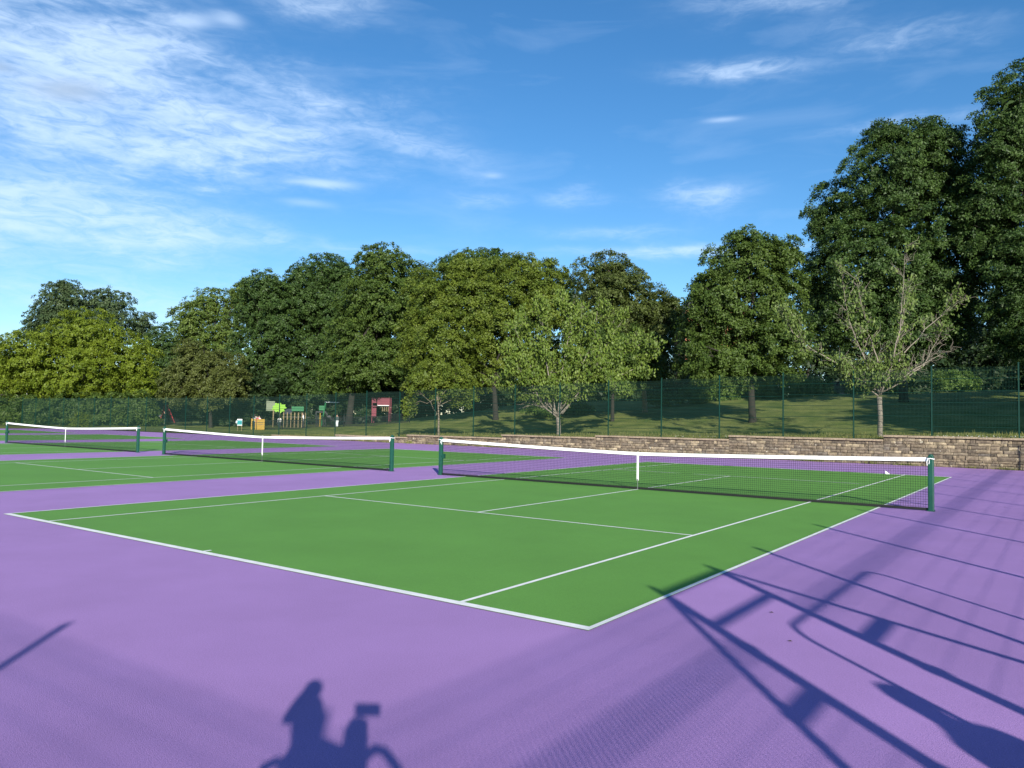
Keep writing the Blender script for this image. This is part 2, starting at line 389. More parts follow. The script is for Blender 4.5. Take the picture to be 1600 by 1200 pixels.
def fence(name, label, start, ang, widths, zf, pm, last=True):
    root = empty(name, (*start, 0), ang, label, 'fence')
    x = 0; ca, sa = math.cos(ang), math.sin(ang); cache = {}
    for i, w in enumerate(widths):
        wx, wy = start[0]+x*ca, start[1]+x*sa
        o = bpy.data.objects.new('fence_post', post_me); link(o, root); o.location = (x, .03, zf(wx, wy))
        if w > 0:
            if abs(w-PW) < .01: me = pm
            else:
                key = round(w, 2)
                if key not in cache: cache[key] = panel_mesh(w, PH, overlap=(2.24, 2.46) if pm is pm_ov else None, near=True, wt=.0052 if w > 4 or pm is pm_bk else .0034)
                me = cache[key]
            mx_, my_ = wx+w/2*ca, wy+w/2*sa
            o = bpy.data.objects.new('mesh_panel', me); link(o, root); o.location = (x, 0, zf(mx_, my_))
        x += abs(w)
    if last:
        o = bpy.data.objects.new('fence_post', post_me); link(o, root); o.location = (x, .03, zf(start[0]+x*ca, start[1]+x*sa))
    return root
x_end = -10.66+3.05*6
farz = lambda x, y: max(1.10+.0236*x, -.05)
nf = 29
ff = fence('mesh_fence', 'tall green wire mesh fence standing on the far stone wall', (-10.66+3.05*4+.0, 31.02), math.pi, [PW]*nf, farz, pm_std)
fx_left = -10.66+3.05*4-PW*nf
lf = fence('mesh_fence', 'tall green wire mesh fence across the far side end of the courts', (fx_left, 30.97), -math.pi/2, [PW]*8, lambda x, y: -.02, pm_std)
MB().tube([(fx_left-.03, 31.0, 2.7), (fx_left-1.15, 31.35, 0.0)], .03, 6).build('corner_brace', M['fence_green'], None)
br = bpy.data.objects['corner_brace']; br.parent = lf; br.matrix_parent_inverse = (Matrix.Translation((fx_left, 30.97, 0)) @ Matrix.Rotation(-math.pi/2, 4, 'Z')).inverted()

GYL, GYR = -4.19, -2.69
rf1 = fence('mesh_fence', 'green mesh side fence with bays between the open gate and the stone wall', (FX, GYR), math.pi/2, [1.71]+[PW]*10, lambda x, y: 0, pm_ov)
rf2 = fence('mesh_fence', 'short green mesh side fence from the open gate to the corner', (FX, FY), math.pi/2, [4.28], lambda x, y: 0, pm_ov)
bf = fence('mesh_fence', 'green mesh fence behind the near baseline', (FX-.06, FY), math.pi, [PW-.05]+[PW]*5, lambda x, y: 0, pm_bk)
# gateway frame
gt = empty('gate_frame', (FX, (GYL+GYR)/2, 0), 0, 'tall green steel gateway frame with splayed stays in the side fence', 'gate')
def gp(name, a, b, r): return MB().tube([(0, a[0]-(GYL+GYR)/2, a[1]), (0, b[0]-(GYL+GYR)/2, b[1])], r, 8).build(name, M['post_green'], gt)
gp('gate_post', (GYL, 0), (GYL, 3.02), .05); gp('gate_post', (GYR, 0), (GYR, 3.04), .05)
gp('top_rail', (GYL, 3.0), (GYR, 3.0), .045); gp('cross_rail', (GYL, 2.57), (GYR, 2.57), .04)
gp('stay', (-4.24, 2.9), (-5.82, 0), .034); gp('stay', (-2.60, 2.95), (-.56, 0), .034)
gp('stay_tie', (GYL, 2.0), (-4.74, 2.0), .05); gp('stay_tie', (GYR, 2.0), (-1.94, 2.0), .05)
for yy, zz in ((GYL+.05, 2.32), (GYL+.05, 1.55), (GYR+.05, 1.7)):
    MB().box((-.05, yy-(GYL+GYR)/2, zz), (.09, .10, .07)).build('hinge', M['post_green'], gt)
hoop = []
for t in np.linspace(0, math.pi/2, 6): hoop.append((0, -1.61+.18-.18*math.cos(t), 1.755+.18*math.sin(t)))
hoop = [(0, -1.61, 0)]+hoop+[(0, -q[1], q[2]) for q in hoop[::-1]]+[(0, 1.61, 0)]
hr = empty('hoop_frame', (5.0, -1.02, 0), 0, 'tall tubular steel hoop standing inside the fence beside the gateway', 'frame')
MB().tube(hoop, .021, 8).build('hoop_tube', M['steel'], hr)
for s in (-1.61, 1.61): MB().lathe((0, s, 0), [(.07, 0), (.07, .01), (.03, .012)], 10).build('base_plate', M['steel'], hr)

# ------------------------------------------------------------------ tennis nets
HALF = CW/2+.914
def net_top(x): return .914+(1.06-.914)*min(1, abs(x)/HALF)**1.25
def netting_mesh():
    mb = MB(); t = .0026; n = int(2*(HALF-.05)/.045); xs = np.linspace(-HALF+.05, HALF-.05, n+1)
    for x in xs: mb.tube([(x, 0, .03), (x, 0, net_top(x)-.05)], t, 3, False)
    seg = np.linspace(-HALF+.05, HALF-.05, 25)
    for j in range(21):
        fr = j/20; mb.tube([(x, 0, .03+(net_top(x)-.07)*fr) for x in seg], t, 3, False)
    for j in range(1, 6):   # doubled rows below the tape
        fr = 1-j*.012; mb.tube([(x, .004, .03+(net_top(x)-.07)*fr) for x in seg], .003, 3, False)
    return mb.mesh('netting', M['cord'])
def make_net():
    root = empty('tennis_net', (0, 0, 0))
    for s in (-1, 1):
        p = MB().box((0, 0, .545), (.105, .10, 1.09)).build('net_post', M['post_green'], root, loc=(s*HALF, 0, 0), bevel=.018)
        MB().lathe((0, 0, 1.088), [(.048, 0), (.045, .014), (.030, .030), (.008, .037)], 12).build('post_cap', M['post_green'], p, smooth=True)
        MB().box((0, 0, .012), (.13, .13, .02)).build('ground_collar', M['post_green'], p)
        lm = MB().tube([(-s*.055, -.056, 1.035), (s*.0, -.058, 1.042), (s*.058, -.052, 1.03), (s*.058, .056, 1.03), (-s*.055, .056, 1.035)], .009, 5)
        lm.tube([(-s*.05, -.05, 1.03), (-s*.065, -.052, .97), (-s*.06, -.052, .90)], .007, 5); lm.tube([(-s*.03, -.05, 1.03), (-s*.02, -.055, .97), (-s*.03, -.055, .93)], .006, 5)
        lm.build('tie_cord', M['tape'], p)
    wd = MB().box((0, 0, .8), (.07, .10, .13)).tube([(0, -.05, .8), (0, -.12, .8), (0, -.12, .70)], .011, 6).build('winder', M['post_green'], root, loc=(-HALF+.07, .03, -.25))
    n = bpy.data.objects.new('netting', netting_mesh()); link(n, root)
    tp = MB(); seg = np.linspace(-HALF+.05, HALF-.05, 33)
    for a, b in zip(seg[:-1], seg[1:]):
        za, zb = net_top(a), net_top(b)
        tp.quadbox([(a, -.012, za-.075), (b, -.012, zb-.075), (b, .012, zb-.075), (a, .012, za-.075), (a, -.008, za), (b, -.008, zb), (b, .008, zb), (a, .008, za)])
    tp.build('headband', M['tape'], root)
    st = MB().box((0, -.016, .575), (.052, .006, .70)).build('centre_strap', M['tape'], root)
    MB().box((0, -.016, .10), (.012, .006, .25)).box((0, -.02, .245), (.03, .012, .04)).build('strap_buckle', M['steel'], st)
    ht = MB()
    for a, b in zip(seg[:-1], seg[1:]):
        wob_ = .012*math.sin(a*2.1)
        ht.quadbox([(a, -.006, .012), (b, -.006, .012), (b, .006, .012), (a, .006, .012), (a, -.005, .062), (b, -.005, .062), (b, .005, .062), (a, .005, .062)])
    ht.build('bottom_band', M['cord'], root)
    return root
nlab = ['tennis net on the court beside the side fence, net nearest the gateway', 'tennis net on the middle court, second from the gateway side fence', 'tennis net on the third court from the gateway side fence']
net0 = make_net()
for k in range(3):
    t = net0 if k == 0 else copy_tree(net0)
    t.location = (-PITCHW*k-CW/2, CL/2, 0); tag(t, nlab[k], 'tennis net', 'nets across the courts')
# small folded paper scrap behind the first court
pp = on_ground(1385, 741); sc_ = MB()
sc_.quad((-.05, 0, .01), (.10, .01, .012), (.07, .05, .10), (-.07, .04, .20)); sc_.quad((.10, .01, .012), (.16, .10, .01), (.07, .05, .10)); sc_.quad((-.05, 0, .01), (-.07, .04, .20), (-.02, .12, .01))
sc_.v = [(x*.6, y*.6, z*.6) for x, y, z in sc_.v]; tag(sc_.build('paper_scrap', M['white'], loc=(pp[0], pp[1], 0)), 'small crumpled white paper lying behind the far baseline of the first court', 'paper')

M['dryleaf'] = material('dry_leaf', (.05, .035, .02), .9)
for q in [(1205, 958), (1234, 1003), (1570, 793)]:
    lp_ = on_ground(*q); tag(MB().quad((-.02, 0, .004), (0, -.011, .008), (.022, .002, .005), (.002, .012, .011)).build('fallen_leaf', M['dryleaf'], loc=(lp_[0], lp_[1], 0.002)), 'tiny dry leaf lying on the purple run-off', 'leaf', 'dry leaves on the run-off')
# ------------------------------------------------------------------ foliage
def leaf_mesh(name, C, Nn, L, tone, mat, parent, droop=False, wr=.62, tri=False):
    n = len(C); rr = rng.normal(size=(n, 3)); Nn = Nn/np.linalg.norm(Nn, axis=1, keepdims=True)
    if droop:
        rr = rr*.45+np.array([0, 0, -1.2])
    t = rr-(rr*Nn).sum(1, keepdims=True)*Nn; t /= np.linalg.norm(t, axis=1, keepdims=True)+1e-9; b = np.cross(Nn, t)
    L = L[:, None]; W = L*wr
    # folded leaf: 4 corner rhombus slightly bent along its length
    if tri:
        K = 3; V = np.empty((n, 3, 3)); V[:, 0] = C-t*L*.5+b*W*.32; V[:, 1] = C-t*L*.30-b*W*.5; V[:, 2] = C+t*L*.62+b*W*.1
    else:
        K = 4; V = np.empty((n, 4, 3)); V[:, 0] = C-t*L*.5; V[:, 1] = C+b*W*.5+t*L*.08+Nn*L*.06; V[:, 2] = C+t*L*.5; V[:, 3] = C-b*W*.5+t*L*.08+Nn*L*.06
    me = bpy.data.meshes.new(name); me.vertices.add(n*K); me.vertices.foreach_set('co', V.astype(np.float32).ravel())
    me.loops.add(n*K); me.loops.foreach_set('vertex_index', np.arange(n*K, dtype=np.int32)); me.polygons.add(n)
    me.polygons.foreach_set('loop_start', np.arange(0, n*K, K, dtype=np.int32)); me.polygons.foreach_set('loop_total', np.full(n, K, np.int32))
    at = me.attributes.new('tone', 'FLOAT', 'POINT'); at.data.foreach_set('value', np.repeat(np.clip(tone, 0, 1), K).astype(np.float32))
    me.materials.append(mat); me.update(calc_edges=True)
    o = bpy.data.objects.new(name, me); link(o, parent); return o
def crown_points(lobes, dens, leaf, clump=.62):
    """lobes: (centre, (radius along right, up, depth)); returns leaf centres, normals, tones"""
    Cs, Ns, Ts, Sz = [], [], [], []
    ax = np.stack([CR*0+np.array([CR[0], CR[1], 0])/np.hypot(CR[0], CR[1]), np.array([0, 0, 1.]), np.array([CF[0], CF[1], 0])/np.hypot(CF[0], CF[1])])
    cen = np.array([l[0] for l in lobes]); rad = np.array([l[1] for l in lobes])
    for i, (c, r) in enumerate(lobes):
        r = np.asarray(r); area = 4*math.pi*(((r[0]*r[1])**1.6+(r[0]*r[2])**1.6+(r[1]*r[2])**1.6)/3)**(1/1.6)
        nc = max(12, int(area*dens/(clump**2)))
        d = rng.normal(size=(nc, 3)); d /= np.linalg.norm(d, axis=1, keepdims=True)
        fr = np.where(rng.random(nc) < .30, rng.uniform(.30, .8, nc), rng.uniform(.80, 1.07, nc)+rng.normal(0, .05, nc))
        # uneven surface
        fr *= 1+.13*np.sin(d[:, 0]*5+i)*np.cos(d[:, 2]*4+2*i)+.09*np.sin(d[:, 1]*9+i*3)
        fr = np.minimum(fr, 1.10)
        P = c+(d*fr[:, None]*r)@ax
        loc = np.abs((P[:, None, :]-cen[None])@ax.T)/rad[None]; nn = np.sqrt((loc**2).sum(2)); nn[:, i] = 9
        P = P[(nn.min(1) > .60)]; 
        if len(P) == 0: continue
        outd = (P-c); outd = outd/(np.linalg.norm(outd, axis=1, keepdims=True)+1e-9)
        m = max(6, int(2.45*clump**2/(.33*leaf**2)))
        ctone = rng.normal(.5, .17, len(P))
        sz = rng.uniform(.65, 1.25, len(P))*clump
        q = rng.normal(size=(len(P), m, 3)); q /= np.linalg.norm(q, axis=2, keepdims=True); q *= (rng.random((len(P), m, 1))**.45)
        axis = outd*.7+np.array([0, 0, .75]); axis /= np.linalg.norm(axis, axis=1, keepdims=True)
        q -= .52*(q*axis[:, None, :]).sum(2, keepdims=True)*axis[:, None, :]
        C = P[:, None, :]+q*sz[:, None, None]
        Nn = axis[:, None, :]*.75+outd[:, None, :]*.25+rng.normal(size=q.shape)*.62
        T = ctone[:, None]+rng.normal(0, .16, (len(P), m))
        Cs.append(C.reshape(-1, 3)); Ns.append(Nn.reshape(-1, 3)); Ts.append(T.ravel()); Sz.append(np.ones(T.size))
        # inner leaves that close the crown
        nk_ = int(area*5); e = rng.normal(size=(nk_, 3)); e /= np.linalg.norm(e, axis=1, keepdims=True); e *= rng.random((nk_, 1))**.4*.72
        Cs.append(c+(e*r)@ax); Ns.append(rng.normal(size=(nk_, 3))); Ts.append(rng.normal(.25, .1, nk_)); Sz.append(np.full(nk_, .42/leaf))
    return np.concatenate(Cs), np.concatenate(Ns), np.concatenate(Ts), np.concatenate(Sz)
LM = {}
def lmat(key):
    if key not in LM:
        ca, cb = dict(dark=((.023, .053, .012), (.068, .118, .025)), mid=((.034, .068, .012), (.092, .140, .024)), olive=((.052, .088, .010), (.138, .180, .022)),
                      yellow=((.074, .118, .008), (.175, .225, .018)), brown=((.036, .056, .012), (.094, .122, .026)), copper=((.048, .066, .014), (.112, .132, .032)), pale=((.056, .102, .012), (.150, .208, .034)), sparse=((.050, .090, .016), (.140, .195, .045)),
                      grey=((.036, .068, .026), (.088, .128, .052)), herb=((.045, .095, .015), (.120, .190, .032)), deep=((.012, .028, .010), (.032, .058, .016)), lightgreen=((.052, .094, .016), (.132, .185, .036)))[key]  # deep: shade of the wood and hedge put into the leaf colour
        LM[key] = leaf_material('leaves_'+key, ca, cb)
    return LM[key]
def branch_pts(a, b, n=5, sag=.1, wob=.05):
    a, b = np.asarray(a), np.asarray(b); L = np.linalg.norm(b-a); pts = []
    for i in range(n+1):
        t = i/n; p = a*(1-t)+b*t; p = p+np.array([0, 0, sag*L*math.sin(math.pi*t)])
        if 0 < i < n: p = p+rng.normal(0, wob*L/n, 3)
        pts.append(p)
    return pts
def tree(name, label, cat, pxb, D, lobes_px, key, leaf=.25, dens=1.0, trunk_r=.28, bark='bark_dark', group=None, spread=.30, thick=.9, has_trunk=True, lift=0.0, clump=.50):
    global rng; rng = np.random.default_rng(zlib.crc32((label+str(pxb)).encode()))
    leaf = leaf*.74 if key != 'deep' else leaf; trunk_r *= .62; bx = at_depth(pxb, 640, D); base = np.array([bx[0], bx[1], tz(bx[0], bx[1]) if bx[1] > 30.9 else 0.]); k = D/FPX
    xs = [l[0]-l[2] for l in lobes_px]+[l[0]+l[2] for l in lobes_px]; W = (max(xs)-min(xs))*k
    lobes = []
    for j, (cx, cy, rx, ry) in enumerate(lobes_px):
        off = rng.uniform(-1, 1)*spread*W*.5; c = at_depth(cx, cy, D)+off*np.array([CF[0], CF[1], 0])
        lobes.append((c, (rx*k*1.05, ry*k*1.05, (rx+ry)/2*k*thick)))
    root = empty(name, base, 0, label, cat, group)
    if has_trunk:
        cen = np.mean([l[0] for l in lobes], 0); top = max(l[0][2] for l in lobes); low = min(l[0][2]-l[1][1] for l in lobes)
        mb = MB(); tt = np.array([base[0]*.92+cen[0]*.08, base[1]*.92+cen[1]*.08, base[2]+max(1.2, (low-base[2])*.9)])
        tp = np.array([cen[0], cen[1], top]); pts = [base-[0, 0, .2], base+(tt-base)*.12, base+(tt-base)*.55, tt, tt*.5+tp*.5+rng.normal(0, .15, 3), tp]
        mb.tube([p-base for p in pts], [trunk_r*1.45, trunk_r*1.12, trunk_r, trunk_r*.9, trunk_r*.5, trunk_r*.15], 10)
        for (c, r) in lobes:
            s = tt+(tp-tt)*rng.uniform(.0, .45); mb.tube([p-base for p in branch_pts(s, c, 5, .06, .25)], np.linspace(trunk_r*.42, trunk_r*.1, 6), 6)
            for _ in range(3):
                d = rng.normal(size=3); d /= np.linalg.norm(d); e = c+d*np.mean(r)*.8
                mb.tube([p-base for p in branch_pts(c*.7+s*.3, e, 4, .05, .25)], np.linspace(trunk_r*.16, trunk_r*.04, 5), 5)
        mb.build('trunk', M[bark], root, smooth=True)
    global NL
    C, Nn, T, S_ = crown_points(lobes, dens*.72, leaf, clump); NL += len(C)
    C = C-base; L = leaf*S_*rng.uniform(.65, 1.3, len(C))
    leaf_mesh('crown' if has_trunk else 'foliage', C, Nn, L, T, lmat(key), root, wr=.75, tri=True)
    return root
NL = 0
TREES = [
 ('broadleaf_tree', 'very tall dark broadleaf tree rising above all others by the stone wall end', 1660, 47, [(1590,190,62,75),(1655,170,80,90),(1560,300,48,60),(1630,300,80,80),(1580,400,60,60),(1650,420,90,80),(1595,490,62,50),(1680,520,90,60),(1610,540,50,30),(1545,240,26,46),(1542,345,30,60)], 'dark', .20, 1.0, .45, 'bark_dark'),
 ('broadleaf_tree', 'big rounded dark green tree behind the sparse cherry tree', 1412, 52, [(1400,285,88,72),(1478,265,62,62),(1325,330,52,52),(1350,415,85,75),(1450,390,95,85),(1300,425,38,50),(1395,500,100,55),(1495,480,50,60),(1440,228,42,30),(1375,230,38,28),(1515,380,34,70),(1330,500,60,45),(1295,340,18,28)], 'dark', .20, 1.05, .42, 'bark_dark'),
 ('broadleaf_tree', 'dome-shaped dark tree with low skirts beside the brick chimney', 1176, 49, [(1165,420,62,50),(1118,468,42,42),(1205,455,50,55),(1150,510,78,40),(1212,530,42,42),(1108,545,38,32),(1168,388,34,24),(1222,400,26,30),(1150,560,80,28),(1155,580,86,22),(1100,510,30,32),(1085,545,16,26),(1094,482,20,26),(1106,450,24,24)], 'mid', .20, 1.05, .34, 'bark_dark'),
 ('broadleaf_tree', 'brown-tinged round tree with a pale trunk on the bank', 1008, 60, [(950,430,52,34),(965,475,62,52),(1012,500,42,44),(1000,555,50,42),(930,545,46,46),(1044,492,15,24),(1028,555,22,36),(985,590,45,18)], 'brown', .22, 1.05, .30, 'bark_grey'),
 ('broadleaf_tree', 'broad olive green tree with domed crown and dark trunk on the bank', 775, 64, [(740,425,52,28),(822,436,62,34),(690,468,52,45),(760,485,75,55),(850,478,42,48),(650,518,26,32),(700,545,62,45),(790,555,68,50),(655,560,34,24),(720,592,55,20),(850,560,45,40)], 'olive', .21, 1.05, .36, 'bark_dark'),
 ('broadleaf_tree', 'far dark tree poking above the olive tree crown', 745, 88, [(745,408,48,22),(715,425,32,22),(806,418,12,12),(780,415,25,20)], 'dark', .30, .9, .4, 'bark_dark'),
 ('oak_tree', 'tall dark green oak with a thick ivy-scarred trunk behind the play area', 545, 80, [(602,412,40,24),(572,440,30,30),(645,436,40,32),(600,475,68,42),(560,522,52,44),(632,522,42,42),(590,570,62,34),(540,585,42,30),(670,470,30,40)], 'mid', .27, 1.0, .55, 'bark_dark'),
 ('oak_tree', 'dark oak with knobbly top rising behind the lime green panel', 480, 94, [(502,424,44,26),(470,445,22,26),(535,436,24,24),(482,470,42,40),(532,480,42,42),(490,535,56,44),(476,595,50,34),(528,560,38,44),(505,605,40,20)], 'dark', .30, 1.0, .45, 'bark_dark'),
 ('oak_tree', 'dark oak standing left of the knobbly oak, trunk beside the cream panel', 408, 92, [(415,450,32,24),(395,485,34,36),(438,495,36,45),(408,550,46,46),(420,602,42,30),(385,600,28,26),(440,560,30,40)], 'dark', .30, 1.0, .42, 'bark_dark'),
 ('oak_tree', 'light green open-crowned oak behind the copper tree', 335, 100, [(322,478,36,26),(362,470,22,26),(302,502,28,24),(345,515,42,36),(385,462,18,22),(325,545,45,30),(290,520,20,16)], 'lightgreen', .31, .85, .40, 'bark_dark'),
 ('broadleaf_tree', 'small copper-leaved tree behind the playground lawn', 330, 84, [(300,572,32,32),(335,582,42,36),(290,545,22,14),(365,600,26,26),(272,602,26,30),(330,618,48,18)], 'copper', .25, 1.0, .30, 'bark_dark'),
 ('broadleaf_tree', 'dim green tree filling the gap beside the yellow tree', 252, 112, [(256,540,28,32),(242,580,32,36),(275,555,22,28)], 'dark', .34, 1.0, .35, 'bark_dark'),
 ('broadleaf_tree', 'distant grey-green tree behind the yellow tree', 130, 118, [(118,474,38,28),(170,478,38,28),(75,502,36,30),(206,510,24,30),(130,512,75,36),(112,452,14,10),(48,520,14,12)], 'grey', .36, .85, .45, 'bark_dark'),
 ('broadleaf_tree', 'broad yellow-green tree at the left park edge', 110, 92, [(130,530,64,44),(72,556,55,35),(190,558,46,36),(40,600,52,32),(120,585,75,42),(198,600,40,32),(14,572,40,30),(-40,590,50,45),(-20,630,60,30),(90,618,60,26),(-110,600,60,55)], 'yellow', .28, 1.0, .38, 'bark_dark'),
 ('broadleaf_tree', 'bronze-olive low-branched tree overhanging the red playhouse', 606, 88, [(588,556,42,24),(560,578,38,22),(618,585,32,24),(575,604,44,16),(612,622,14,9)], 'brown', .28, .95, .20, 'bark_dark'),
 ('young_tree', 'small olive tree with forked grey trunk just behind the mesh fence', 686, 50.3, [(680,590,42,18),(652,602,24,14),(716,600,28,18),(640,634,7,14),(728,622,20,16),(690,612,30,12)], 'olive', .19, .85, .10, 'bark_grey'),
 ('broadleaf_tree', 'dark trunked tree standing behind the full-leaved cherry tree', 957, 56, [(962,545,52,40),(925,575,40,28),(1000,580,34,26),(950,600,40,16)], 'mid', .20, .85, .20, 'bark_dark'),
]
for (nm, lab, pxb, D, lob, key, lf_, de, tr_, bk) in TREES:
    tree(nm, lab, 'tree', pxb, D, lob, key, leaf=lf_, dens=de, trunk_r=tr_, bark=bk)
# wood behind, its shade put into the deep leaf colour
WR = random.Random(3)
for pxb in list(range(-90, 1720, 75)):
    top = 520 if pxb > 1040 else (545 if pxb > 380 else 575); D = WR.uniform(84, 100) if pxb > 300 else WR.uniform(122, 134)
    lob = [(pxb+WR.uniform(-12, 12), top+45, 52, 44), (pxb+WR.uniform(-30, 30), 608, 58, 34), (pxb+WR.uniform(-20, 20), 630, 64, 38)]
    if 380 < pxb < 900: lob.append((pxb+WR.uniform(-10, 10), 482, 52, 48))
    if 900 <= pxb < 1040: lob.append((pxb, 505, 45, 45))
    if pxb > 1400: lob.append((pxb+WR.uniform(-20, 20), 575, 60, 50)); lob.append((pxb+10, 545, 50, 50))
    if pxb > 1200: lob.append((pxb+WR.uniform(-20, 20), 480, 40, 50))
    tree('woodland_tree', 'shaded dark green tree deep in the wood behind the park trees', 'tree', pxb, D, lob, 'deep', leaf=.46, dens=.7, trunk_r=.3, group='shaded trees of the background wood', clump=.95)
# a tree standing outside the side fence, its shadow lies over the bank
def outside_tree(pos, r, zc, hz, label, key='dark'):
    base = np.array([pos[0], pos[1], 0.]); root = empty('broadleaf_tree', base, 0, label, 'tree')
    lobes = [(base+np.array([rng.uniform(-.5, .5)*r, rng.uniform(-.5, .5)*r, zc+rng.uniform(-.4, .5)*hz]), (r*.62, hz*.5, r*.62)) for _ in range(7)]
    mb = MB().tube([(0, 0, -.2), (0, 0, .5), (.1, 0, zc*.5), (0, .1, zc), (0, 0, zc+hz*.7)], [.45, .34, .28, .22, .05], 10)
    for c, rr in lobes: mb.tube(branch_pts(np.array([0, 0, zc-hz*.5]), c-base, 5, .05, .2), np.linspace(.13, .03, 6), 6)
    mb.build('trunk', M['bark_dark'], root, smooth=True)
    C, Nn, T, S_ = crown_points(lobes, .62, .5, 1.0); leaf_mesh('crown', C-base, Nn, .5*rng.uniform(.7, 1.3, len(C)), T, lmat(key), root)
outside_tree((13.0, 28.5), 5.2, 9.5, 6.0, 'high-crowned tree outside the side fence near the stone wall')
outside_tree((17.5, 33.0), 6.0, 9.0, 7.0, 'dense round tree beyond the side fence behind the wall line')

# branching cherry trees
def cherry(name, label, pxb, pyb, Y, limbs, key, leaf, nleaf, leaves_at, bark, r0, seed, ntwig=9, twl=.7, bare=.3, trunk_to=None):
    g = np.random.default_rng(seed); b = on_y(pxb, pyb, Y); base = np.array([b[0], b[1], tz(b[0], b[1])]); D = float((b-CAM)@CF)
    root = empty(name, base, 0, label, 'tree'); mb = MB(); fx, fy = limbs[0][0]; fork = at_depth(fx, fy, D)
    mid = base*.5+fork*.5+np.array([.03, 0, 0])
    mb.tube([base-[0, 0, .15]-base, base*.9+fork*.1-base, mid-base, fork-base], [r0*1.5, r0*1.08, r0, r0*1.02], 10)
    ends = []
    for li, l in enumerate(limbs):
        dd = g.uniform(-1, 1)*1.5; P = []
        for i, (x, y) in enumerate(l): P.append(at_depth(x, y, D)+dd*(i/max(1, len(l)-1))*np.array([CF[0], CF[1], 0]) + g.normal(0, .02, 3))
        # resample
        Q = []
        for a, c in zip(P[:-1], P[1:]):
            for t in (0, .34, .67): Q.append(a*(1-t)+c*t+g.normal(0, .018, 3))
        Q.append(P[-1]); w = np.linspace(r0*.40, r0*.05, len(Q)); mb.tube([q-base for q in Q], w, 7)
        for i in range(2, len(Q)):
            for _ in range(2 if ntwig > 6 else 1):
                if g.random() < .9:
                    d = Q[i]-Q[i-1]; d /= np.linalg.norm(d)+1e-9; s = g.normal(size=3); s -= (s@d)*d; s /= np.linalg.norm(s)+1e-9
                    e = Q[i]+(d*.65+s*.75+np.array([0, 0, .25]))*twl*g.uniform(.5, 1.35); tw = branch_pts(Q[i], e, 3, .06, .2)
                    mb.tube([q-base for q in tw], np.linspace(max(.008, w[i]*.45), .005, 4), 5); ends.append((tw, g.random()))
                    for _ in range(3):
                        e2 = tw[2]+g.normal(0, .32, 3)*twl; t2 = branch_pts(tw[1], e2, 3, .03, .2); mb.tube([q-base for q in t2], np.linspace(.007, .004, 4), 4); ends.append((t2, g.random()))
        ends.append(([Q[-3], Q[-2], Q[-1]], 0.0))
    mb.build('trunk', M[bark], root, smooth=True)
    C = []; T = []
    for tw, rnd in ends:
        px = (tw[-1]-CAM); zz = px@CF; u = 800+FPX*(px@CR)/zz; v = 600-FPX*(px@CU)/zz
        keep = leaves_at(u, v)
        if rnd > keep: continue
        for p in tw[1:]:
            n = max(1, int(nleaf*g.uniform(.5, 1.5))); C.append(p+g.normal(0, .13, (n, 3))+np.array([0, 0, -.05])); T.append(np.full(n, g.normal(.5, .2))+g.normal(0, .15, n))
    C = np.concatenate(C)-base; T = np.concatenate(T); Nn = rng.normal(size=C.shape)*.7+np.array([-CF[0], -CF[1], .5])*.8
    leaf_mesh('crown', C, Nn, leaf*rng.uniform(.7, 1.25, len(C)), T, lmat(key), root, droop=True, wr=.5)
def la18(u, v):
    s = .27
    if 1310 < u < 1440 and 440 < v < 600: s = .34
    if 1345 < u < 1420 and v > 560: s = .75
    if u < 1262: s = .95
    if 1290 < u < 1330 and v > 555: s = 1
    if u > 1435 and v > 515: s = .04
    return s
cherry('cherry_tree', 'sparse half-bare cherry tree with pale splayed branches behind the fence', 1375, 673, 32.6,
 [[(1374,620),(1355,603),(1320,570),(1278,545),(1246,515),(1233,488)], [(1374,618),(1360,592),(1340,558),(1318,518),(1302,478),(1294,432)], [(1376,618),(1386,578),(1395,520),(1396,460),(1392,402)],
  [(1375,614),(1384,596),(1411,555),(1442,515),(1474,485),(1494,470)], [(1378,612),(1400,598),(1430,574),(1446,536),(1452,520)], [(1405,596),(1428,580),(1456,566),(1484,550)],
  [(1372,612),(1342,594),(1312,586),(1297,572)], [(1376,612),(1370,562),(1352,522),(1340,482),(1330,442)], [(1376,614),(1398,562),(1418,510),(1428,462),(1436,436)], [(1374,616),(1384,600),(1392,588),(1400,570)], [(1373,616),(1362,602),(1356,588),(1350,575)]],
 'sparse', .16, 5, la18, 'bark_pale', .105, 5, 7, .60)
cherry('cherry_tree', 'full-leaved light green cherry tree with forked trunk behind the fence', 873, 677, 32.6,
 [[(872,652),(850,634),(834,608),(814,582),(792,552)], [(870,650),(862,618),(855,578),(848,528),(846,480)], [(873,650),(880,618),(900,588),(926,538),(934,482)], [(874,648),(896,624),(922,590),(962,560),(1004,536)],
  [(876,646),(908,610),(952,592),(992,576),(1026,556)], [(868,650),(850,636),(825,628),(806,618)], [(872,648),(876,600),(882,558),(892,512),(880,470)], [(870,650),(846,612),(824,560),(806,515)], [(873,648),(890,600),(940,550),(975,500)], [(870,648),(852,600),(834,550),(822,490)], [(873,646),(900,600),(930,570),(960,610)], [(869,648),(840,615),(800,600),(772,590)],[(872,648),(884,590),(905,540),(912,480)]],
 'pale', .19, 13, lambda u, v: .0 if v > 622 else .80, 'bark_pale', .125, 8, 9, .72)

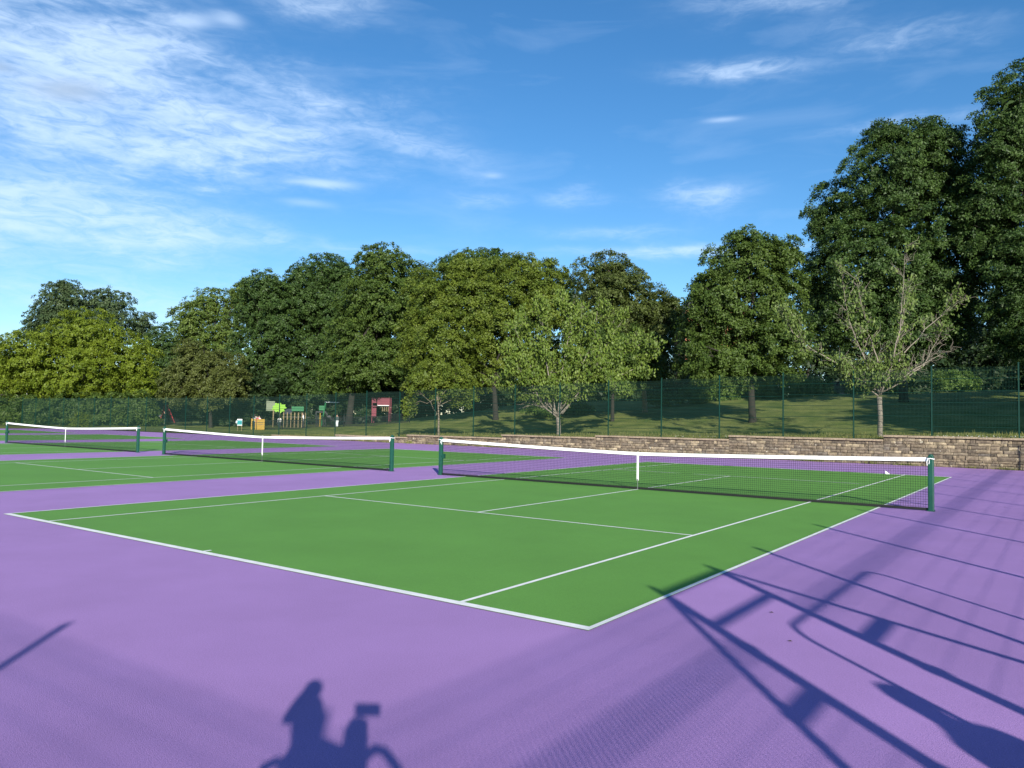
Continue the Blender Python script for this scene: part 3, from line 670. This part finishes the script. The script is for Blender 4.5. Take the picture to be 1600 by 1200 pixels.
# shrubs and hedges
def shrub(label, pxb, D, lob, key, leaf=.2, group=None, dens=.9, name='shrub', clump=.45):
    return tree(name, label, 'shrub', pxb, D, lob, key, leaf=leaf, dens=dens, group=group, has_trunk=False, spread=.2, clump=clump)
for pxb, lob in [(12,[(5,640,34,24),(-25,650,30,22)]),(62,[(60,644,36,26),(40,655,25,16)]),(112,[(112,640,36,28),(130,655,26,14)]),(165,[(165,642,34,26),(150,656,24,12)]),(212,[(212,640,34,26),(228,652,22,14)]),(270,[(268,632,34,22),(300,640,28,14)]),(350,[(350,632,42,20),(320,642,30,12)]),(400,[(402,636,34,16),(430,640,24,14)])]:
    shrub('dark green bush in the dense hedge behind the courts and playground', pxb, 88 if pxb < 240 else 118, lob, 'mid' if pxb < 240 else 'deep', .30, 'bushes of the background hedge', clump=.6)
shrub('low yellow-leaved shrub behind the third net', 128, 78, [(128,656,14,10),(118,660,10,7)], 'yellow', .2)
for i, (pxb, lob) in enumerate([(1035,[(1035,622,26,11)]),(1085,[(1085,618,28,14)]),(1138,[(1136,612,28,18),(1150,596,18,12)]),(1195,[(1196,608,30,22)]),(1246,[(1246,606,28,22)]),(1283,[(1283,609,22,19)]),(1345,[(1345,609,20,18)]),(1388,[(1388,611,24,16)]),(1500,[(1490,596,40,16)]),(905,[(905,640,26,9)]),(845,[(845,643,28,9)])]):
    shrub('leafy green herb clump along the top of the grass bank', pxb, 63, lob, 'herb', .17, 'herb clumps edging the bank top', clump=.36)
# reddish bare shrub by the slide
bs = at_depth(522, 660, 86); root = empty('bare_shrub', (bs[0], bs[1], tz(bs[0], bs[1])), 0, 'reddish bare-twigged shrub between the slide and the oak trunk', 'shrub'); mb = MB()
for _ in range(70):
    a = rng.uniform(0, 6.28); s = rng.uniform(.1, .75); h = rng.uniform(.9, 2.1); mb.tube([(rng.normal(0, .12), rng.normal(0, .12), -.05), (math.cos(a)*s*.9, math.sin(a)*s*.9, h*.6), (math.cos(a)*s*2, math.sin(a)*s*2, h)], [.018, .012, .005], 4)
M['twig'] = material('reddish_twigs', (.16, .075, .05), .9, .2, 5); mb.build('twigs', M['twig'], root)

# grass tufts on the strip above the wall
def grass_tufts():
    n = 42000; x = rng.uniform(-47, 3.5, n); y = 31.0+np.abs(rng.normal(0, 2.2, n)); keep = y < 40; x, y = x[keep], y[keep]; 
    cx = rng.uniform(-40, 3, 70); wx = (cx[:, None]+rng.normal(0, .16, (70, 45))).ravel(); wy = 30.565-np.abs(rng.normal(0, .03, wx.size))
    x = np.concatenate([x, wx]); y = np.concatenate([y, wy]); n = len(x); z = np.where(y > 30.9, terrain(x, y), 0.)
    a = rng.uniform(0, 6.283, n); h = rng.uniform(.05, .15, n)*(1+.7*(np.sin(x*1.3)*np.sin(y*2+x) > .4)); w = .012
    V = np.empty((n, 3, 3)); V[:, 0] = np.stack([x-np.cos(a)*w, y-np.sin(a)*w, z-.01], 1); V[:, 1] = np.stack([x+np.cos(a)*w, y+np.sin(a)*w, z-.01], 1)
    V[:, 2] = np.stack([x+rng.normal(0, .05, n), y+rng.normal(0, .05, n), z+h], 1)
    me = bpy.data.meshes.new('grass_tufts'); me.vertices.add(n*3); me.vertices.foreach_set('co', V.astype(np.float32).ravel()); me.loops.add(n*3); me.loops.foreach_set('vertex_index', np.arange(n*3, dtype=np.int32))
    me.polygons.add(n); me.polygons.foreach_set('loop_start', np.arange(0, n*3, 3, dtype=np.int32)); me.polygons.foreach_set('loop_total', np.full(n, 3, np.int32))
    at = me.attributes.new('tone', 'FLOAT', 'POINT'); at.data.foreach_set('value', np.repeat(rng.random(n), 3).astype(np.float32))
    me.materials.append(leaf_material('grass_blades', (.10, .145, .025), (.27, .25, .09), .25)); me.update(calc_edges=True)
    o = bpy.data.objects.new('grass_tufts', me); link(o); tag(o, 'rough grass blades growing along the top of the stone wall', 'grass', kind='stuff')
    mb = MB()
    for _ in range(110):
        fx_, fy_ = rng.uniform(-1.5, 3.5) if rng.random() < .7 else rng.uniform(-14, 3), 31.05+abs(rng.normal(0, .35)); fz = tz(fx_, fy_)+rng.uniform(.06, .16); s = .011
        mb.quad((fx_-s, fy_-.01, fz-s), (fx_+s, fy_-.01, fz-s), (fx_+s, fy_+.01, fz+s), (fx_-s, fy_+.01, fz+s))
    tag(mb.build('daisies', M['white']), 'tiny white daisies scattered in the grass above the wall', 'flowers', kind='stuff')
grass_tufts()

# ------------------------------------------------------------------ playground
def place(px, D): p = at_depth(px, 650, D); return (float(p[0]), float(p[1]), tz(p[0], p[1]) if p[1] > 30.9 else 0.)
FACE = YAW                       # objects turned so that their front looks back at the courts
def swing_set(label, pxb, D, h, w, legmat, beammat, seats, rz):
    rt = empty('swing_set', place(pxb, D), rz, label, 'swing')
    for s in (-1, 1):
        for q in (-1, 1): MB().tube([(s*w/2, 0, h), (s*(w/2+.15), q*1.0, 0)], .07, 7).build('leg', legmat, rt)
    MB().tube([(-w/2-.08, 0, h), (w/2+.08, 0, h)], .05, 8).build('top_beam', beammat, rt)
    for sx_ in seats:
        st = MB().box((sx_, 0, .5), (.44, .18, .05)).build('seat', M['black'], rt)
        for q in (-1, 1): MB().tube([(sx_+q*.2, 0, h), (sx_+q*.2, 0, .5)], .012, 4).build('chain', M['steel'], st)
    return rt
swing_set('red-legged A-frame swing on the far playground lawn', 259, 102, 2.45, 2.9, M['red'], M['steel'], (-.7, .7), FACE-R(62))
swing_set('swing frame with pale grey beam beside the oak trunk', 527, 84, 2.55, 2.6, M['playgreen'], M['white'], (-.6, .6), FACE)

yr = empty('play_panel', place(403, 75), FACE, 'yellow plastic arched play panel on the playground edge', 'play panel')
MB().box((.30, 0, .52), (.75, .08, 1.04)).build('panel', M['yellow'], yr, bevel=.02)
for xx in (-.58, -.18): MB().box((xx, 0, .55), (.11, .11, 1.10)).build('post', M['yellow'], yr, bevel=.02)
MB().box((-.38, 0, .95), (.30, .07, .16)).build('cross_panel', M['yellow'], yr)
MB().box((.30, -.06, .70), (.5, .03, .06)).box((.30, -.06, .52), (.5, .03, .05)).build('grip', M['timber'], yr)
sr = empty('notice_board', place(375, 73.5), FACE, 'small teal and white notice board on short legs on the lawn', 'sign')
MB().box((0, 0, .80), (.46, .05, .62)).build('board', M['white'], sr); MB().box((0, -.032, .78), (.44, .012, .42)).build('print', M['teal'], sr)
MB().tube([(-.3, -.04, .95), (-.36, -.04, .80), (-.3, -.04, .66), (-.24, -.04, .8), (-.3, -.04, .95)], .05, 6).build('round_badge', M['white'], sr)
for xx in (-.19, .19): MB().box((xx, .03, .28), (.05, .05, .56)).build('leg', M['timber'], sr)
# multiplay unit with lime tree panel
mr_ = empty('climbing_unit', place(452, 84), FACE, 'wooden climbing unit with lime green leaf panel and cream square panel', 'play unit')
MB().box((-2.05, 0, 2.3), (.95, .06, 1.05)).build('cream_panel', M['cream'], mr_, bevel=.02)
lp = MB(); pts = []
for i in range(28):
    a = 2*math.pi*i/28; rr_ = 1+.17*math.cos(a*9)+.08*math.sin(a*4); pts.append((-1.12+.72*rr_*math.cos(a), 2.12+.50*rr_*math.sin(a)))
b0 = 0; lp.v = [(x, -.04, z) for x, z in pts]+[(x, .04, z) for x, z in pts]; n_ = len(pts); lp.f = [tuple(range(n_)), tuple(range(2*n_-1, n_-1, -1))]+[(i, i+n_, (i+1) % n_+n_, (i+1) % n_) for i in range(n_)]
lp.build('leaf_panel', M['lime'], mr_)
for xx in (-1.72, -1.05, -.6, -.2, .2, .6, 1.0, 1.4, 1.8): MB().box((xx, 0, .82 if xx > -.8 else .95), (.11, .11, 1.64 if xx > -.8 else 1.9)).build('post', M['timber'], mr_)
MB().box((.7, .6, 1.15), (3.0, 1.2, .08)).build('deck', M['slide'], mr_)
MB().box((.9, 0, 2.05), (1.3, .05, .5)).build('roof_panel', M['playgreen'], mr_); MB().box((-.25, .3, 1.75), (.9, .05, .6)).build('net_panel', M['navy'], mr_)
# slide
sl = empty('slide', place(503, 84), FACE, 'dark slide with green side panel and yellow post in the playground', 'slide')
MB().quadbox([(.35, -.25, 1.35), (1.75, -.25, .25), (1.75, .25, .25), (.35, .25, 1.35), (.35, -.25, 1.75), (1.75, -.25, .55), (1.75, .25, .55), (.35, .25, 1.75)]).build('chute', M['slide'], sl)
MB().box((-.1, 0, 1.62), (.95, .9, .10)).build('platform', M['slide'], sl); MB().box((.05, -.4, 2.05), (.55, .05, .5)).build('side_panel', M['playgreen'], sl)
for xx, yy in ((-.52, -.4), (.32, -.4), (-.52, .4), (.32, .4)): MB().box((xx, yy, .8), (.09, .09, 1.6)).build('post', M['black'], sl)
MB().box((-.08, -.42, .75), (.09, .09, 1.5)).build('pole', M['yellow'], sl)
for q in range(5): MB().box((-.62-.08*q, 0, 1.45-.3*q), (.06, .6, .04)).build('rung', M['slide'], sl)
# red playhouse
rh = empty('playhouse', place(594, 80), FACE, 'dark red raised playhouse tower under the trees', 'playhouse')
MB().box((-.62, 0, 1.05), (.42, .06, .95)).build('panel', M['maroon'], rh); MB().box((-.62, 0, 2.3), (.42, .06, .50)).build('panel', M['maroon'], rh)
MB().box((.28, 0, 2.2), (1.25, .06, .75)).build('panel', M['maroon'], rh); MB().box((-.62, 0, 1.68), (.42, .06, .12)).build('sill', M['maroon'], rh)
MB().box((-.05, .55, 1.72), (1.75, 1.15, .08)).build('deck', M['slide'], rh); MB().box((.3, -.02, 1.8), (1.2, .05, .06)).build('trim', M['white'], rh)
for xx, yy in ((-.86, 0.06), (.92, .06), (-.86, 1.1), (.92, 1.1)): MB().box((xx, yy, 1.3), (.09, .09, 2.6)).build('post', M['maroon'], rh)
for q in range(4): MB().box((.2+.2*q, .08, 1.45), (.06, .05, .55)).build('baluster', M['timber'], rh)
# playground railings
def railing(label, pa, Da, pb, Db, h):
    a = np.array(place(pa, Da)); b = np.array(place(pb, Db)); v = b-a; L = np.hypot(v[0], v[1]); ang = math.atan2(v[1], v[0]); n = max(1, round(L/2.5))
    rt = empty('railing', a, ang, label, 'railing'); w = L/n; mb = MB()
    for i in range(int(w/.11)): x = .05+i*.11; mb.box((x, 0, h/2), (.035, .02, h-.06))
    for zz in (.12, h-.08): mb.box((w/2, -.014, zz), (w, .03, .05))
    me = mb.mesh('rail_panel', M['black']); pme = MB().box((0, 0, h/2+.04), (.06, .06, h+.08)).mesh('rail_post', M['black'])
    for i in range(n+1):
        zz = tz(*(a+v*i/n)[:2])-a[2]; o = bpy.data.objects.new('rail_post', pme); link(o, rt); o.location = (i*w, 0, zz)
        if i < n: o = bpy.data.objects.new('rail_panel', me); link(o, rt); o.location = (i*w, 0, zz)
railing('low black playground railing in front of the climbing unit', 412, 77, 640, 70, 1.0)
railing('low dark railing crossing in front of the red-legged swing', 180, 98, 300, 92, .75)

# litter bin on the bank
bn = place(1313, 63.5); lb = empty('litter_bin', bn, FACE, 'dark navy litter bin on a pale plinth at the bank top', 'litter bin')
MB().box((-.05, 0, .62), (.72, .6, .85)).build('bin_body', M['navy'], lb, bevel=.03); MB().box((-.05, 0, 1.09), (.78, .66, .07)).build('lid', M['navy'], lb, bevel=.02)
MB().box((.10, -.305, .80), (.30, .02, .14)).build('slot', M['black'], lb); MB().box((.12, -.06, .10), (.62, .66, .2)).build('plinth', M['concrete'], lb)
# brick house behind the trees
hp = at_depth(1068, 482, 112); hz_ = float(hp[2]); hb = (float(hp[0]), float(hp[1]), tz(hp[0], hp[1])); hh = hz_-hb[2]
hs2 = empty('brick_house', hb, FACE, 'orange brick house glimpsed between the brown tree and the dome tree', 'house')
MB().box((4.6, 4, hh/2), (8.6, 8, hh)).build('wall', M['brick'], hs2)
rfm = MB(); rfm.quadbox([(-.15, -.4, hh), (9.3, -.4, hh), (9.3, 8.4, hh), (-.15, 8.4, hh), (3.6, 3.6, hh+3.4), (5.4, 3.6, hh+3.4), (5.4, 4.4, hh+3.4), (3.6, 4.4, hh+3.4)]); ro = rfm.build('roof', M['slate'], hs2)
MB().box((5.2, 4, hh+3.2), (.9, .7, 1.8)).build('chimney', M['brick'], ro)
for zz in (hh-1.5, hh-4.4):
    for xx in (2.2, 6.4): w_ = MB().box((xx, -.02, zz), (1.3, .1, 1.4)).build('window', M['white'], hs2); MB().box((xx, -.09, zz), (1.1, .06, 1.2)).build('pane', M['glass'], w_)
# floodlight mast at the left
fm = place(41, 90); fl = empty('lamp_mast', fm, FACE, 'white mast with crossarm and lamp heads showing through the yellow tree', 'lamp post')
mh = float(at_depth(41, 577, 90)[2]-fm[2]); MB().tube([(0, 0, 0), (0, 0, mh)], [.08, .06], 8).build('mast', M['white'], fl); MB().tube([(-1.35, 0, mh), (.75, 0, mh-.12)], .05, 6).build('crossarm', M['white'], fl)
for xx in (-1.1, .55): MB().box((xx, -.1, mh+.1), (.5, .3, .14)).build('lamp_head', M['white'], fl)

# ------------------------------------------------------------------ people
def cloth_mat(name, bands):
    """flat colour bands over the body height (0..1)"""
    m = bpy.data.materials.new(name); m.use_nodes = True; t = m.node_tree; N = t.nodes.new; p = t.nodes['Principled BSDF']; p.inputs['Roughness'].default_value = .85
    tcn = N('ShaderNodeTexCoord'); s = N('ShaderNodeSeparateXYZ'); t.links.new(tcn.outputs['Generated'], s.inputs[0]); cr = N('ShaderNodeValToRGB'); cr.color_ramp.interpolation = 'CONSTANT'
    e = cr.color_ramp.elements; e[0].position = 0; e[0].color = (*bands[0][1], 1); e[1].position = bands[1][0]; e[1].color = (*bands[1][1], 1)
    for q, c in bands[2:]: k = e.new(q); k.color = (*c, 1)
    t.links.new(s.outputs[2], cr.inputs[0]); t.links.new(cr.outputs[0], p.inputs['Base Color']); return m
SK = (.52, .31, .22)
def person(label, loc, rz, H, mat, arms, sit=False, hair='short', legs=None, detail=2, drop=0., arm=1., slim=1., sx=.105):
    rt = empty('person', loc, rz, label, 'person'); bm = bmesh.new(); sk = bm.verts.layers.skin.verify()
    def V(x, y, z, r, ry=None): v = bm.verts.new((x*H, y*H, z*H)); v[sk].radius = (r*H, (ry or r)*H); return v
    def chain(a, *vs):
        for v in vs: bm.edges.new((a, v)); a = v
        return a
    pel = V(0, 0, .53, .085, .062); pel[sk].use_root = True
    xo = .04 if slim < 1 else 0.; ch = V(xo, 0, .72-drop, .088*slim, .058); up = V(xo, 0, .80-drop*1.3, .075*slim, .05); nk = V(xo, .005, .855, .032); hd = V(xo*.7, .012, .905, .048, .055); tp = V(xo*.6, .008, .955, .046, .052); ns = V(xo*.7, .068, .925, .010)
    chain(pel, V(0, 0, .62, .072, .055), ch, up, nk, hd, tp); chain(hd, ns)
    for s in (-1, 1):
        el, wr, ti = arms[0 if s < 0 else 1]; sh = V(xo+s*sx, 0, .805-drop*1.3, .038); e = V(*el, .026*arm); w = V(*wr, .019*arm)
        chain(up, sh, e, w); d = np.array(ti)-np.array(wr); d /= np.linalg.norm(d); pm = V(*(np.array(wr)+d*.028), .019, .012); chain(w, pm)
        sd_ = np.cross(d, [0, 1, 0]); sd_ /= (np.linalg.norm(sd_)+1e-9)
        for k, ln_ in enumerate((.040, .048, .046, .038)): q = np.array(wr)+d*.05+sd_*(k-1.5)*.0115; chain(pm, V(*q, .0052), V(*(q+d*ln_*.6+np.array([0, .006, 0])), .0046))
        q = np.array(wr)+d*.02+sd_*.03; chain(w, V(*q, .006), V(*(q+d*.028+sd_*.008), .005))
        if sit: k1 = V(s*.06, .24, .50, .045); an = V(s*.06, .27, .27, .03); ft = V(s*.06, .36, .25, .028)
        else:
            lx = (legs or {}).get(s, (0, 0)); k1 = V(s*.055, .012+lx[0]*.5, .285, .042); an = V(s*.055, lx[0], .045, .027); ft = V(s*.06, lx[0]+.085, .02, .024, .02)
        chain(pel, V(s*.052, 0, .49, .062), k1, an, ft)
    me = bpy.data.meshes.new('body'); bm.to_mesh(me); bm.free(); o = bpy.data.objects.new('body', me); link(o, rt); me.materials.append(mat)
    o.modifiers.new('skin', 'SKIN'); sb = o.modifiers.new('sub', 'SUBSURF'); sb.levels = sb.render_levels = detail
    me.polygons.foreach_set('use_smooth', [True]*len(me.polygons))
    hm = MB()
    prof = [(.002, 1.0), (.035, .99), (.052, .965), (.058, .935), (.054, .905)]
    if hair == 'long': prof += [(.056, .86), (.058, .81), (.054, .76), (.04, .735)]
    hm.lathe((xo*.7*H, -.012*H, 0), [(r*(.8 if xo else 1)*H, z*H) for r, z in prof[::-1]], 14); hm.build('hair', M['hair'], rt, smooth=True)
    return rt
relax = [((-.135, 0, .62), (-.14, .02, .48), (-.14, .03, .40)), ((.135, 0, .62), (.14, .02, .48), (.14, .03, .40))]
def mk(nm, shirt, legs_, shoe=(.05, .05, .05)): return cloth_mat(nm, [(0, shoe), (.045, legs_), (.52, shirt), (.86, SK)])
# photographer beside the camera, phone held out in the raised right hand
ph = person('long-haired photographer standing at the corner with phone held up in right hand', (2.86, -5.82, 0), R(45), 1.80, mk('photographer_clothes', (.10, .11, .16), (.06, .07, .12)),
            [((.0, -.06, .70), (.01, .0, .60), (.02, .04, .55)), ((.176, -.045, .765), (.182, -.04, .855), (.186, -.035, .93))], hair='short', drop=-.01, arm=2.1, slim=.50, sx=.028)
MB().tube([(.325, -.045, 1.30), (.325, -.045, 1.45), (.325, -.045, 1.57), (.335, -.045, 1.65)], [.078, .074, .068, .052], 10).build('sleeve', M['navy'], ph, smooth=True)
MB().tube([(.10, -.02, 1.56), (.20, -.03, 1.525), (.32, -.045, 1.475)], [.03, .028, .03], 8).build('shadow_link', M['navy'], ph, smooth=True)  # added piece, shaped for the arm that joins both shadow columns
MB().tube([(.02, -.02, 1.45), (-.05, -.03, 1.475), (-.10, -.03, 1.45), (-.15, -.03, 1.38), (-.16, -.03, 1.2)], .022, 8).build('shadow_arm', M['navy'], ph, smooth=True)  # added loop, shaped to cast the outline of the left arm
MB().tube([(.07, -.01, 1.36), (.07, -.01, 1.50), (.065, -.01, 1.62), (.06, -.01, 1.68)], [.085, .078, .074, .06], 10).build('shadow_neck', M['navy'], ph, smooth=True)  # added column, widens the neck in the cast shadow
MB().lathe((.04, 0, 1.775), [(.02, 0), (.055, .03), (.058, .06), (.048, .095), (.02, .115)], 10).build('hair_bun', M['hair'], ph, smooth=True)
MB().tube([(.03, -.02, 1.84), (-.01, -.03, 1.75), (-.055, -.03, 1.67), (-.075, -.03, 1.65)], [.045, .055, .04, .012], 8).build('hair_lock', M['hair'], ph, smooth=True)
MB().tube([(.075, -.01, 1.735), (.10, -.005, 1.72), (.07, 0, 1.66)], [.03, .022, .03], 7).build('shadow_chin', M['hair'], ph, smooth=True)  # added bump, gives the cast head shadow its chin
tb = empty('shadow_bag', (2.86, -5.82, 0), R(45), 'dark bag added beside the photographer to shape the cast shadow', 'bag')  # unseen bag, added for the outer arm loop in the shadow
MB().tube([(.385, -.04, 1.48), (.43, -.05, 1.512), (.475, -.05, 1.50), (.52, -.05, 1.45), (.56, -.05, 1.39), (.58, -.05, 1.25)], .024, 7).build('strap', M['navy'], tb, smooth=True)
MB().box((.54, -.05, 1.08), (.30, .10, .36)).build('bag_body', M['navy'], tb, bevel=.03)
phc = CAM-CF*.03-CR*.055
fo = bpy.data.objects.new('phone', None); bpy.data.objects.remove(fo)
pr_ = empty('phone', tuple(phc), YAW, 'black phone held sideways in the raised hand of the photographer', 'phone')
MB().box((0, 0, 0), (.15, .009, .074)).build('phone_case', M['phone'], pr_, bevel=.004); MB().box((0, -.006, 0), (.142, .002, .067)).build('screen', M['glass'], pr_)
person('person standing in the open gateway of the side fence', (5.52, -3.28, 0), R(70), 1.76, mk('visitor_clothes', (.25, .25, .28), (.05, .06, .09)), relax)
kids = [('child in white top sitting on the red-legged swing', 250, 101, 1.35, (.78, .78, .78), (.35, .05, .08), True), ('person in dark top and white trousers beside the red-legged swing', 257.5, 92, 1.62, (.06, .05, .05), (.75, .74, .70), False),
        ('child dressed in white standing on the playground lawn', 371, 96, 1.15, (.75, .74, .70), (.70, .68, .64), False), ('small child in white and brown on the playground lawn', 376, 96, 1.0, (.78, .76, .72), (.20, .12, .08), False),
        ('person in grey top behind the yellow play panel', 398.5, 78, 1.45, (.35, .37, .38), (.08, .08, .10), False), ('child in crimson top behind the yellow play panel', 402, 77.5, 1.33, (.45, .04, .12), (.08, .06, .08), False), ('child in pale pink top behind the yellow play panel', 405, 77.6, 1.36, (.78, .65, .66), (.08, .08, .10), False),
        ('person in white top and dark trousers beside the climbing unit', 474, 80, 1.6, (.80, .80, .80), (.05, .05, .07), False), ('small child in pale top at the low railing', 437, 79, 1.25, (.66, .66, .62), (.06, .06, .08), False), ('child with white shorts near the foot of the slide', 527, 72, 1.2, (.05, .07, .07), (.72, .75, .75), False)]
for (lab, px_, D_, H_, sh_, lg_, sit_) in kids:
    q = place(px_, D_); person(lab, (q[0], q[1], q[2]+(-.06 if sit_ else 0)), random.uniform(0, 6.28), H_, mk('clothes', sh_, lg_), relax, sit=sit_, detail=1, hair=random.choice(['short', 'long']))
